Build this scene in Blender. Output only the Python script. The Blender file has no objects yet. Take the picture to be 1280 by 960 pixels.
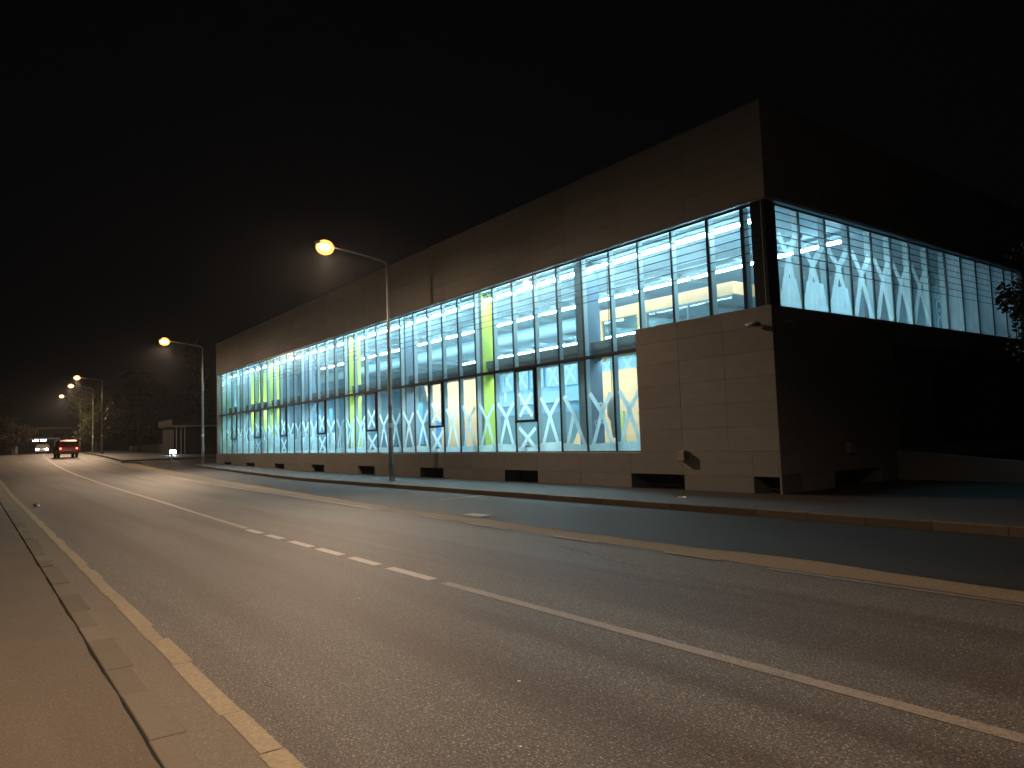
import bpy, bmesh, math, random
from math import sin, cos, pi, radians, sqrt, atan2
from mathutils import Vector, Matrix
random.seed(7)
S = bpy.context.scene
COL = S.collection

# ------------------------------------------------------------------ camera
F_PX, YAW, PITCH, ROLL = 903.16, 0.92735826, 0.0726015777, -0.034208917
fwd = Vector((-sin(YAW)*cos(PITCH), cos(YAW)*cos(PITCH), sin(PITCH)))
rgt = Vector((cos(YAW), sin(YAW), 0)); upv = rgt.cross(fwd)
r2 = rgt*cos(ROLL)+upv*sin(ROLL); u2 = -rgt*sin(ROLL)+upv*cos(ROLL)
cam = bpy.data.cameras.new('camera'); cam_o = bpy.data.objects.new('camera', cam); COL.objects.link(cam_o)
cam.sensor_fit = 'HORIZONTAL'; cam.sensor_width = 36; cam.lens = 36*F_PX/1280
cam.clip_start = 0.05; cam.clip_end = 2000
M = Matrix((r2, u2, -fwd)).transposed().to_4x4(); M.translation = Vector((0, 0, 1.6))
cam_o.matrix_world = M
S.camera = cam_o

# ------------------------------------------------------------------ world: a clear, moonless night sky over a lit town
W = bpy.data.worlds.new('World'); S.world = W; W.use_nodes = True
bg = W.node_tree.nodes['Background']
bg.inputs['Color'].default_value = (0.80, 0.84, 1.0, 1); bg.inputs['Strength'].default_value = 0.0014

S.view_settings.view_transform = 'Standard'; S.view_settings.look = 'None'
S.view_settings.exposure = 0; S.view_settings.gamma = 1
S.render.engine = 'CYCLES'
cy = S.cycles
cy.use_denoising = True
try: cy.denoiser = 'OPENIMAGEDENOISE'
except Exception: pass
cy.use_light_tree = True
cy.max_bounces = 8; cy.diffuse_bounces = 4; cy.transparent_max_bounces = 24; cy.glossy_bounces = 3
cy.caustics_reflective = False; cy.caustics_refractive = False
cy.sample_clamp_indirect = 4.0

LAMP = (1.0, 0.69, 0.45)          # sodium street light
TUBE = (0.53, 0.84, 1.0)          # cold tubes inside the hall

# ------------------------------------------------------------------ helpers
def new_mat(name, color=(.5, .5, .5), rough=.6, metal=0, emit=None, strength=0, spec=.5):
    m = bpy.data.materials.new(name); m.use_nodes = True
    b = m.node_tree.nodes['Principled BSDF']
    b.inputs['Base Color'].default_value = (*color, 1); b.inputs['Roughness'].default_value = rough
    b.inputs['Metallic'].default_value = metal; b.inputs['Specular IOR Level'].default_value = spec
    if emit:
        b.inputs['Emission Color'].default_value = (*emit, 1); b.inputs['Emission Strength'].default_value = strength
    return m
def N(m, typ, **kw):
    n = m.node_tree.nodes.new(typ)
    for k, v in kw.items():
        if k in n.inputs: n.inputs[k].default_value = v
        else: setattr(n, k, v)
    return n
def L(m, a, b): m.node_tree.links.new(a, b)
def ramp(m, fac, stops):
    r = N(m, 'ShaderNodeValToRGB'); e = r.color_ramp.elements
    while len(e) < len(stops): e.new(.5)
    for i, (p, c) in enumerate(stops): e[i].position = p; e[i].color = (*c, 1) if len(c) == 3 else c
    L(m, fac, r.inputs[0]); return r.outputs[0]
def mixc(m, fac, a, b, mode='MIX'):
    n = N(m, 'ShaderNodeMix', data_type='RGBA', blend_type=mode)
    if isinstance(fac, (int, float)): n.inputs[0].default_value = fac
    else: L(m, fac, n.inputs[0])
    for i, v in ((6, a), (7, b)):
        if isinstance(v, tuple): n.inputs[i].default_value = (*v[:3], 1)
        else: L(m, v, n.inputs[i])
    return n.outputs[2]
def math_(m, op, a, b=None, clamp=False):
    n = N(m, 'ShaderNodeMath', operation=op, use_clamp=clamp)
    for i, v in enumerate((a, b)):
        if v is None: continue
        if isinstance(v, (int, float)): n.inputs[i].default_value = v
        else: L(m, v, n.inputs[i])
    return n.outputs[0]
def noise(m, scale, detail=3, rough=.55, vec=None, stretch=None, w=None):
    n = N(m, 'ShaderNodeTexNoise'); n.inputs['Scale'].default_value = scale
    n.inputs['Detail'].default_value = detail; n.inputs['Roughness'].default_value = rough
    tc = N(m, 'ShaderNodeTexCoord').outputs['Object'] if vec is None else vec
    if stretch:
        mp = N(m, 'ShaderNodeMapping'); mp.inputs['Scale'].default_value = stretch; L(m, tc, mp.inputs[0]); tc = mp.outputs[0]
    L(m, tc, n.inputs['Vector']); return n.outputs['Fac']
def bump(m, h, strength=.3, dist=.01):
    b = N(m, 'ShaderNodeBump'); b.inputs['Strength'].default_value = strength; b.inputs['Distance'].default_value = dist
    L(m, h, b.inputs['Height']); L(m, b.outputs[0], m.node_tree.nodes['Principled BSDF'].inputs['Normal'])
def P(m): return m.node_tree.nodes['Principled BSDF']

class MB:
    def __init__(s): s.bm = bmesh.new()
    def box(s, x0, x1, y0, y1, z0, z1, rot=None, about=None):
        vs = [s.bm.verts.new((x, y, z)) for x in (x0, x1) for y in (y0, y1) for z in (z0, z1)]
        for f in ((0,1,3,2), (4,6,7,5), (0,4,5,1), (2,3,7,6), (0,2,6,4), (1,5,7,3)): s.bm.faces.new([vs[i] for i in f])
        if rot is not None: bmesh.ops.rotate(s.bm, verts=vs, cent=about or (0, 0, 0), matrix=rot)
        return s
    def prism(s, pts, axis, a, b):
        # pts 2D polygon; axis 'y': (x,z) extruded along y ; 'x': (y,z) ; 'z': (x,y)
        def mk(p, t):
            return {'y': (p[0], t, p[1]), 'x': (t, p[0], p[1]), 'z': (p[0], p[1], t)}[axis]
        A = [s.bm.verts.new(mk(p, a)) for p in pts]; B = [s.bm.verts.new(mk(p, b)) for p in pts]
        s.bm.faces.new(A); s.bm.faces.new(B[::-1])
        n = len(pts)
        for i in range(n): s.bm.faces.new((A[i], B[i], B[(i+1) % n], A[(i+1) % n]))
        return s
    def tube(s, pts, rad, seg=8, caps=True):
        rings = []
        for i, p in enumerate(pts):
            p = Vector(p); r = rad[i] if isinstance(rad, (list, tuple)) else rad
            d = (Vector(pts[min(i+1, len(pts)-1)])-Vector(pts[max(i-1, 0)])).normalized()
            a = d.cross(Vector((0, 0, 1)) if abs(d.z) < .9 else Vector((0, 1, 0))).normalized(); b = d.cross(a)
            rings.append([s.bm.verts.new(p+a*cos(2*pi*k/seg)*r+b*sin(2*pi*k/seg)*r) for k in range(seg)])
        for A, B in zip(rings, rings[1:]):
            for k in range(seg): s.bm.faces.new((A[k], A[(k+1) % seg], B[(k+1) % seg], B[k]))
        if caps and len(rings) > 1: s.bm.faces.new(rings[0][::-1]); s.bm.faces.new(rings[-1])
        return s
    def loft(s, rings, cap=True, close=True):
        R = [[s.bm.verts.new(p) for p in r] for r in rings]
        n = len(R[0])
        for A, B in zip(R, R[1:]):
            for k in range(n if close else n-1): s.bm.faces.new((A[k], A[(k+1) % n], B[(k+1) % n], B[k]))
        if cap: s.bm.faces.new(R[0][::-1]); s.bm.faces.new(R[-1])
        return s
    def sphere(s, c, rx, ry=None, rz=None, seg=12, rings=8):
        r = bmesh.ops.create_uvsphere(s.bm, u_segments=seg, v_segments=rings, radius=1)
        for v in r['verts']: v.co = Vector((c[0]+v.co.x*rx, c[1]+v.co.y*(ry or rx), c[2]+v.co.z*(rz or rx)))
        return s
    def quad(s, a, b, c, d):
        s.bm.faces.new([s.bm.verts.new(p) for p in (a, b, c, d)]); return s
    def poly(s, pts):
        s.bm.faces.new([s.bm.verts.new(p) for p in pts]); return s
    def mesh(s, name, mats, smooth=False, bevel=0):
        if bevel:
            bmesh.ops.bevel(s.bm, geom=list(s.bm.edges), offset=bevel, segments=1, affect='EDGES')
        bmesh.ops.recalc_face_normals(s.bm, faces=s.bm.faces)
        me = bpy.data.meshes.new(name); s.bm.to_mesh(me); s.bm.free()
        for m in (mats if isinstance(mats, (list, tuple)) else [mats]): me.materials.append(m)
        if smooth:
            for p in me.polygons: p.use_smooth = True
        return me
    def build(s, name, mat, parent=None, loc=(0, 0, 0), rotz=0, smooth=False, bevel=0):
        return put(name, s.mesh(name, mat, smooth, bevel), parent, loc, rotz)
def put(name, me, parent=None, loc=(0, 0, 0), rotz=0):
    o = bpy.data.objects.new(name, me); COL.objects.link(o)
    o.location = loc; o.rotation_euler = (0, 0, rotz)
    if parent is not None: o.parent = parent
    return o
def empty(name, loc=(0, 0, 0), rotz=0, label=None, cat=None, group=None):
    o = bpy.data.objects.new(name, None); COL.objects.link(o); o.empty_display_size = .2
    o.location = loc; o.rotation_euler = (0, 0, rotz)
    return tag(o, label, cat, group)
def tag(o, label=None, cat=None, group=None, kind=None):
    if label: o['label'] = label
    if cat: o['category'] = cat
    if group: o['group'] = group
    if kind: o['kind'] = kind
    return o
def copy_tree(o, parent=None):
    c = o.copy(); COL.objects.link(c)
    if parent is not None: c.parent = parent
    for ch in list(o.children): copy_tree(ch, c)
    return c
def interp(x, xs, ys):
    if x <= xs[0]: return ys[0]
    for a, b, c, d in zip(xs, xs[1:], ys, ys[1:]):
        if x <= b: return c+(d-c)*(x-a)/(b-a)
    return ys[-1]
GX = [-400, -150, -115, -87, -66, -55, -50, -35, 100]; GZ = [1.5, 1.45, 1.35, 1.05, .5, .27, .2, 0, 0]
def g(x):      # height of the street, smoothed
    return (interp(x-4, GX, GZ)+2*interp(x, GX, GZ)+interp(x+4, GX, GZ))/4 if x < -30 else 0.0
def along(tab, x):
    t = sorted(tab); return interp(x, [p[0] for p in t], [p[1] for p in t])
CENTRE = [(60, 4.25), (-12, 4.25), (-15, 4.31), (-19, 4.44), (-24, 4.62), (-34, 4.88), (-49, 5.07), (-60, 5.25), (-77, 5.7), (-100, 6.7), (-150, 10.5), (-220, 18)]
RIGHT = [(60, 7.25), (-5, 7.28), (-10, 7.36), (-16, 7.62), (-19.5, 7.8), (-28, 8.1), (-35, 8.35), (-44, 8.6), (-54, 9.0), (-65, 9.45), (-75, 9.75), (-87, 10.0), (-100, 10.7), (-150, 14.5), (-220, 22)]
SEAM = [(60, 7.9), (-2.7, 7.85), (-5, 8.06), (-7.5, 7.94), (-9.4, 7.97), (-12.6, 8.1), (-15, 8.02), (-21, 8.5), (-32, 9.3), (-41, 9.8), (-50, 10.1), (-60, 10.4), (-66, 10.5)]
KERB = [(60, 11.4), (-30, 11.42), (-37, 11.8), (-46, 12.2), (-53, 12.45), (-55, 12.9), (-56.2, 14.2)]

# ------------------------------------------------------------------ materials
def asphalt(name, c0, c1, fleck=.6, rough=.62, tint=(1, .93, .88), tracks=True, spec=.5, bstr=.5):
    m = new_mat(name, c0, rough, spec=spec)
    big = noise(m, .35, 4, .6, stretch=(.22, 1.6, 1)); mid = noise(m, 3.5, 5, .65, stretch=(.3, 1, 1)); fine = noise(m, 62, 2, .7); fine2 = noise(m, 150, 2, .8)
    vo = N(m, 'ShaderNodeTexVoronoi'); vo.inputs['Scale'].default_value = 120; L(m, N(m, 'ShaderNodeTexCoord').outputs['Object'], vo.inputs['Vector'])
    sepc = N(m, 'ShaderNodeSeparateColor'); L(m, vo.outputs['Color'], sepc.inputs[0])
    col = mixc(m, ramp(m, big, [(.3, (0,)*3), (.7, (1,)*3)]), c0, c1)
    col = mixc(m, math_(m, 'MULTIPLY', ramp(m, mid, [(.4, (0,)*3), (.75, (1,)*3)]), .20), col, tuple(c*.62 for c in c0))
    if tracks:
        tr = noise(m, 1.0, 2, .5, stretch=(.05, 1.25, 0))
        col = mixc(m, math_(m, 'MULTIPLY', ramp(m, tr, [(.44, (0,)*3), (.58, (1,)*3)]), .75), col, tuple(a*b*.68 for a, b in zip(c0, (1.15, .95, .86))))
    f = ramp(m, math_(m, 'ADD', math_(m, 'MULTIPLY', fine, .6), math_(m, 'MULTIPLY', fine2, .4)), [(.36, (.35,)*3), (.48, (.85,)*3), (.58, (1.4,)*3), (.70, (2.6,)*3)])
    f = mixc(m, 1.0, f, ramp(m, sepc.outputs[0], [(.0, (.45,)*3), (.5, (.9,)*3), (.86, (1.25,)*3), (.94, (1.9,)*3), (1.0, (3.4,)*3)]), 'MULTIPLY')
    col = mixc(m, fleck, col, mixc(m, 1.0, col, f, 'MULTIPLY'))
    L(m, col, P(m).inputs['Base Color'])
    L(m, ramp(m, big, [(.3, (rough-.03,)*3), (.75, (rough+.06,)*3)]), P(m).inputs['Roughness'])
    bump(m, math_(m, 'ADD', fine, math_(m, 'MULTIPLY', sepc.outputs[1], .35)), bstr, .008)
    return m
A_OLD = asphalt('old worn asphalt', (.088, .081, .075), (.130, .119, .109), .90, .66, spec=.30)
A_NEW = asphalt('fresh dark asphalt', (.021, .020, .019), (.038, .036, .034), .6, .62, tracks=False, spec=.22)
A_WALK = asphalt('dark footway asphalt', (.030, .031, .032), (.050, .050, .050), .4, .66, tracks=False)
A_LEFT = asphalt('brown footway asphalt', (.098, .080, .064), (.140, .116, .092), .20, .8, tracks=False, spec=.25, bstr=.25)
A_GUT = asphalt('light gutter asphalt', (.150, .128, .104), (.185, .160, .130), .2, .78, tracks=False, spec=.25)
A_SAND = asphalt('sandy shoulder', (.20, .158, .108), (.26, .205, .145), .4, .8, tracks=False, spec=.2)
EARTH = asphalt('verge earth', (.03, .03, .022), (.045, .04, .03), .3, .95, tracks=False, spec=.1)

def paint_mat(name, c, under=(.09, .08, .07), wear=.5):
    m = new_mat(name, c, .6, spec=.3)
    n1 = noise(m, 30, 4, .7); n2 = noise(m, 150, 2, .7); n3 = noise(m, 1.3, 3, .6)
    k = ramp(m, math_(m, 'ADD', math_(m, 'MULTIPLY', n1, .45), math_(m, 'ADD', math_(m, 'MULTIPLY', n2, .4), math_(m, 'MULTIPLY', n3, .15))), [(wear-.06, (1,)*3), (wear+.05, (0,)*3)])
    L(m, mixc(m, k, c, under), P(m).inputs['Base Color'])
    bump(m, n2, .3, .004)
    return m
PAINT = paint_mat('worn road paint', (.27, .235, .205), (.14, .12, .10), .47)
PAINT_B = paint_mat('fresher road paint', (.44, .39, .345), (.20, .175, .155), .43)
PAINT_DIM = paint_mat('faded road paint', (.27, .24, .19), (.15, .125, .10), .50)
PAINT_Y = paint_mat('yellowish edge paint', (.30, .235, .125), (.19, .15, .10), .53)

def stone_mat():
    m = new_mat('pale stone cladding', (.30, .28, .25), .75, spec=.25)
    oi = N(m, 'ShaderNodeObjectInfo')
    n1 = noise(m, .8, 5, .6); n2 = noise(m, 26, 4, .7); n3 = noise(m, 3, 5, .65, stretch=(.35, .35, 2.5))
    c = mixc(m, oi.outputs['Random'], (.275, .268, .256), (.33, .322, .308))
    c = mixc(m, math_(m, 'MULTIPLY', ramp(m, n3, [(.4, (0,)*3), (.7, (1,)*3)]), .5), c, (.215, .205, .19))
    c = mixc(m, math_(m, 'MULTIPLY', ramp(m, n1, [(.45, (0,)*3), (.75, (1,)*3)]), .35), c, (.235, .228, .215))
    c = mixc(m, math_(m, 'MULTIPLY', n2, .25), c, (.16, .155, .145))
    L(m, c, P(m).inputs['Base Color']); bump(m, n2, .25, .004)
    return m
STONE = stone_mat()
JOINT = new_mat('panel joint backing', (.30, .29, .27), .9)
KERBM = new_mat('kerb stone', (.22, .19, .16), .8, spec=.2)
_n = noise(KERBM, 14, 5, .7); _o = N(KERBM, 'ShaderNodeObjectInfo')
L(KERBM, mixc(KERBM, math_(KERBM, 'MULTIPLY', _n, .8), mixc(KERBM, _o.outputs['Random'], (.13, .10, .075), (.19, .155, .12)), (.07, .055, .04)), P(KERBM).inputs['Base Color']); bump(KERBM, _n, .4, .006)
MULL = new_mat('dark mullion', (.018, .022, .028), .35, .3)
FIN = new_mat('grey inner fin', (.36, .41, .41), .45)
SILL = new_mat('white metal sill', (.62, .64, .62), .4)
SOFFIT = new_mat('pale soffit', (.30, .32, .32), .5)
ROD = new_mat('dark steel rod', (.02, .03, .035), .3, .6)
HALL = new_mat('pale blue hall wall', (.30, .54, .66), .6)
_a = noise(HALL, .7, 4, .6, stretch=(1, 1, .35)); _b = noise(HALL, 5, 4, .7, stretch=(1.4, 1, .25))
L(HALL, mixc(HALL, math_(HALL, 'MULTIPLY', _b, .8), mixc(HALL, ramp(HALL, _a, [(.35, (0,)*3), (.65, (1,)*3)]), (.10, .29, .45), (.36, .63, .76)), (.10, .27, .40)), P(HALL).inputs['Base Color'])
CEIL = new_mat('grey ceiling', (.33, .42, .46), .7)
_a = noise(CEIL, 1.2, 3, .6); L(CEIL, mixc(CEIL, _a, (.24, .34, .40), (.40, .48, .52)), P(CEIL).inputs['Base Color'])
FLOORI = new_mat('grey hall floor', (.30, .34, .35), .35)
SLAB = new_mat('blue grey beam', (.085, .12, .155), .55)
COLM = new_mat('slate blue column', (.10, .15, .21), .5)
COLF = new_mat('grey column face', (.20, .235, .25), .5)
YEL = new_mat('lime yellow paint', (.60, .68, .03), .5)
PEACH = new_mat('peach wall', (1.0, .48, .22), .6)
WHITE = new_mat('white casing', (.80, .82, .82), .5)
BLUE = new_mat('bright blue board', (.04, .27, .62), .5)
BROWN = new_mat('brown cover', (.16, .09, .06), .7)
BLACK = new_mat('black plastic', (.02, .02, .022), .5)
GREY = new_mat('mid grey metal', (.2, .21, .22), .4, .5)
GALV = new_mat('galvanised pole', (.30, .28, .26), .42, .55)
_g = noise(GALV, 9, 4, .7, stretch=(1, 1, .3)); L(GALV, mixc(GALV, _g, (.20, .19, .18), (.40, .37, .34)), P(GALV).inputs['Base Color'])
TUBEM = new_mat('lit tube', (.9, .9, .9), .5, emit=TUBE, strength=80)
LENS = new_mat('lit sodium burner', (.9, .8, .6), .4, emit=(1, .72, .38), strength=120)
BOWL = bpy.data.materials.new('orange glare bowl'); BOWL.use_nodes = True; BOWL.node_tree.nodes.clear()  # see-through orange glow that imitates glare around the burner
_t = N(BOWL, 'ShaderNodeBsdfTransparent'); _e = N(BOWL, 'ShaderNodeEmission'); _e.inputs[0].default_value = (1, .40, .09, 1); _e.inputs[1].default_value = 4.0
_m = N(BOWL, 'ShaderNodeMixShader'); _m.inputs[0].default_value = .5; L(BOWL, _t.outputs[0], _m.inputs[1]); L(BOWL, _e.outputs[0], _m.inputs[2])
L(BOWL, _m.outputs[0], N(BOWL, 'ShaderNodeOutputMaterial').inputs[0])

def glass_mat(name, tint, refl=.06, haze=0.0):
    m = bpy.data.materials.new(name); m.use_nodes = True; nt = m.node_tree; nt.nodes.clear()
    out = N(m, 'ShaderNodeOutputMaterial'); tr = N(m, 'ShaderNodeBsdfTransparent'); gl = N(m, 'ShaderNodeBsdfGlossy')
    tr.inputs[0].default_value = (*tint, 1); gl.inputs['Roughness'].default_value = .03; gl.inputs[0].default_value = (.9, .95, 1, 1)
    fr = N(m, 'ShaderNodeFresnel'); fr.inputs[0].default_value = 1.45
    ge = N(m, 'ShaderNodeNewGeometry'); kf = math_(m, 'MULTIPLY', fr.outputs[0], math_(m, 'SUBTRACT', 1.0, ge.outputs['Backfacing']))
    mx = N(m, 'ShaderNodeMixShader'); L(m, kf, mx.inputs[0]); L(m, tr.outputs[0], mx.inputs[1]); L(m, gl.outputs[0], mx.inputs[2])
    last = mx.outputs[0]
    if haze:
        tl = N(m, 'ShaderNodeBsdfTranslucent'); tl.inputs[0].default_value = (.92, .97, .97, 1)
        df = N(m, 'ShaderNodeBsdfDiffuse'); df.inputs[0].default_value = (.5, .55, .56, 1)
        m1 = N(m, 'ShaderNodeMixShader'); m1.inputs[0].default_value = .12; L(m, tl.outputs[0], m1.inputs[1]); L(m, df.outputs[0], m1.inputs[2])
        n = noise(m, 6, 4, .7, stretch=(1, 1, .4)); k = ramp(m, n, [(.3, (haze*.75,)*3), (.75, (min(1, haze*1.15),)*3)])
        m2 = N(m, 'ShaderNodeMixShader'); L(m, k, m2.inputs[0]); L(m, last, m2.inputs[1]); L(m, m1.outputs[0], m2.inputs[2]); last = m2.outputs[0]
    L(m, last, out.inputs[0]); return m
GLASS = glass_mat('window glass', (.86, .94, .93), haze=.07)
FILM = glass_mat('white window film', (.9, .95, .95), haze=1.1)
FILM2 = glass_mat('thin grey film', (.85, .92, .95), haze=.62)
FROST = glass_mat('frosted window film', (.85, .92, .95), haze=.62)

CRACK = new_mat('open crack', (.012, .012, .012), .9)
# ------------------------------------------------------------------ the setting: ground, road, footways
def strip(name, xs, lo, hi, dz, m, n=1, kind='structure', wob=0, parent=None):
    """sheet following the street between two curves lo(x), hi(x)"""
    bm = bmesh.new(); rows = []
    for x in xs:
        a, b = lo(x), hi(x)
        rows.append([bm.verts.new((x, a+(b-a)*k/n, g(x)+dz)) for k in range(n+1)])
    for A, B in zip(rows, rows[1:]):
        for k in range(n): bm.faces.new((A[k], A[k+1], B[k+1], B[k]))
    bmesh.ops.recalc_face_normals(bm, faces=bm.faces)
    if bm.faces[:] and sum(f.normal.z for f in bm.faces) < 0:
        bmesh.ops.reverse_faces(bm, faces=bm.faces)
    me = bpy.data.meshes.new(name); bm.to_mesh(me); bm.free(); me.materials.append(m)
    o = put(name, me, parent)
    if kind and parent is None: tag(o, kind=kind)
    return o
def rng(a, b, st):
    n = max(1, int(abs(b-a)/st+.5)); return [a+(b-a)*i/n for i in range(n+1)]
XS = rng(60, -220, 1.5)
strip('ground', [900]+rng(60, -300, 5)+[-900], lambda x: -900, lambda x: 900, -.03, EARTH, 1)
lf = lambda x: .80 if x > -55 else interp(-x, [55, 75, 120, 220], [.80, -2, -9, -14])
rf = lambda x: along(SEAM, x) if x > -66 else along(RIGHT, x)+.5
strip('road', XS, lambda x: lf(x)+.0, lambda x: rf(x)+.25, 0.0, A_OLD, 6)
# fresh dark asphalt between the road and the footway, with a ragged edge; widens into the side entrance
def kerb_y(x):
    return along(KERB, x) if x > -56.2 else 30
def seam_w(x): return along(SEAM, x)+.022*sin(x*2.1)+.014*sin(x*5.3+1)+.008*sin(x*13.7)
strip('parking_lane', rng(60, -56.2, .35), seam_w, kerb_y, .0065, A_NEW, 2)
strip('side_road', rng(-56.2, -72, 1), lambda x: interp(-x, [56, 66, 72], [10.3, 10.6, 12.4]), lambda x: 34, .006, A_NEW, 3)
strip('gutter', rng(60, -60, 1.2), lambda x: .98, lambda x: 1.235, .0095, A_GUT, 1)
strip('shoulder', rng(60, -66, .7), lambda x: along(RIGHT, x)+interp(x, [-30, -12, 60], [.25, .12, .1])+.02*sin(x*3), lambda x: seam_w(x)+.04, .0030, A_SAND, 1)
# left footway, level with the kerb blocks and split from them by an open crack
def lw(x): return .782+.005*sin(x*3.1)+.005*sin(x*7.7)+.004*sin(x*19)
strip('left_footway', rng(60, -58, .3), lambda x: -14, lw, .014, A_LEFT, 2)
strip('footway_crack', rng(60, -58, 1), lambda x: .70, lambda x: .86, .003, CRACK, 1)
BLOCK = new_mat('worn kerb block', (.17, .145, .12), .85, spec=.2)
_n = noise(BLOCK, 22, 5, .7); _o = N(BLOCK, 'ShaderNodeObjectInfo')
L(BLOCK, mixc(BLOCK, math_(BLOCK, 'MULTIPLY', _n, .6), ramp(BLOCK, _o.outputs['Random'], [(0, (.145, .122, .098)), (.6, (.175, .150, .122)), (.8, (.19, .165, .136)), (1, (.225, .198, .165))]), (.10, .085, .065)), P(BLOCK).inputs['Base Color']); bump(BLOCK, _n, .5, .006)
kb = empty('left_kerb'); tag(kb, kind='structure')
x = 4.0; kbm = {}
i = 0
while x > -56:
    ln = [1.0, .62, .82, 1.0, .9, .7][i % 6] if x > -20 else 1.0
    w = [.15, .12, .145, .16, .11][i % 5]
    key = (ln, w)
    if key not in kbm: kbm[key] = MB().box(-ln+.012, 0, 0, w+.04, -.09, .019).mesh('kerb_block', BLOCK, bevel=.005)
    put('kerb_block', kbm[key], kb, (x, .803+.002*sin(x*2.3), g(x-.5)+.004*sin(i*2.7))); x -= ln; i += 1
strip('left_verge_edge', rng(60, -60, 1.2), lambda x: .93, lambda x: 1.01, .012, A_GUT, 1)

# road markings
cw = .062
strip('centre_line', rng(-14.45, -150, 1.2), lambda x: along(CENTRE, x)-cw, lambda x: along(CENTRE, x)+cw, .0035, PAINT)
strip('centre_line', rng(40, -7.04, 1), lambda x: 4.25-cw, lambda x: 4.25+cw, .0035, PAINT)
for a, b in ((-7.31, -8.39), (-8.69, -9.54), (-9.85, -10.74), (-10.99, -11.91), (-12.31, -13.09), (-13.42, -14.24)):
    strip('centre_dash', [a, b], lambda x: 4.25-cw, lambda x: 4.26+cw, .0035, PAINT_B)
strip('right_edge_line', rng(-15.5, -150, 1.5), lambda x: along(RIGHT, x)-.05, lambda x: along(RIGHT, x)+.10, .0105, PAINT)
strip('right_edge_line', rng(40, -5.0, 1.5), lambda x: 7.25, lambda x: 7.32, .0065, PAINT_DIM)
for a, b in ((-5.7, -6.6), (-7.9, -8.9), (-10.2, -11.6), (-12.4, -13.6)):
    strip('edge_dash', [a, b], lambda x: along(RIGHT, x)+.02, lambda x: along(RIGHT, x)+.10, .0105, PAINT_DIM)
strip('parking_bay_line', [-16.45, -16.57], lambda x: 9.9, lambda x: 11.3, .015, PAINT_DIM)
# the left edge line was laid in overlapping lengths
x = 20.0; i = 0
while x > -60:
    ln = [1.15, .7, 1.3, .85, .55][i % 5]; o_ = [0, .010, -.006, .006, -.010][i % 5]; w = [.135, .12, .128, .14, .118][i % 5]
    strip('left_edge_line', [x, x-ln+.01], lambda q: 1.21+o_, lambda q: 1.21+o_+w, .0125 + .0004*(i % 3), PAINT_Y); x -= ln; i += 1

# cracks in the asphalt and a drain cover in the dark lane
def crack(pts, w, z=.006):
    m = MB()
    for (a, b) in zip(pts, pts[1:]):
        d = Vector((b[0]-a[0], b[1]-a[1])); n = Vector((-d.y, d.x)).normalized()*w*.5
        m.quad((a[0]-n.x, a[1]-n.y, g(a[0])+z), (b[0]-n.x, b[1]-n.y, g(b[0])+z), (b[0]+n.x, b[1]+n.y, g(b[0])+z), (a[0]+n.x, a[1]+n.y, g(a[0])+z))
    return tag(m.build('road_crack', CRACK), kind='structure')
crack([(-8.05, 6.80), (-7.8, 6.78), (-7.65, 6.69), (-7.4, 6.70), (-7.2, 6.62)], .016)
crack([(-7.0, 6.55), (-6.7, 6.5), (-6.35, 6.42), (-6.1, 6.44)], .010)
crack([(-9.3, 6.95), (-8.9, 6.9), (-8.5, 6.92), (-8.05, 6.80)], .006)
crack([(-12.2, 8.22), (-11.8, 8.30), (-11.3, 8.2)], .02, .016)
dc = empty('drain_cover', (-12.45, 8.33, 0), .1); tag(dc, 'pale rectangular drain cover in the dark lane by the ragged seam', 'drain cover')
DRAIN = new_mat('pale cast cover', (.26, .26, .26), .6)
MB().box(-.36, .36, -.17, .17, 0, .018).build('cover_frame', GREY, dc, bevel=.004)
MB().box(-.32, .32, -.14, .14, .018, .028).build('cover_plate', DRAIN, dc, bevel=.004)

crack([(-9.9, 6.0), (-9.3, 5.85), (-8.8, 5.9), (-8.1, 5.7)], .008, .004)
# right footway with its kerb stones
strip('footway', rng(60, -56.2, .8), lambda x: min(kerb_y(x)+.13, 14.3), lambda x: 14.29 if -55.2 < x < -9.31 else 34, .13, A_WALK, 3)
kr = empty('kerb'); tag(kr, kind='structure')
ks = MB().box(-.992, 0, 0, .14, -.16, .136).mesh('kerb_stone', KERBM, bevel=.008)
x = 12.0; i = 0
while x > -55.2:
    y0, y1 = kerb_y(x), kerb_y(x-1)
    o = put('kerb_stone', ks, kr, (x, y0, g(x-.5)+.003*sin(i*1.7)), -atan2(y1-y0, 1.0)); x -= 1.0; i += 1

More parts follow.
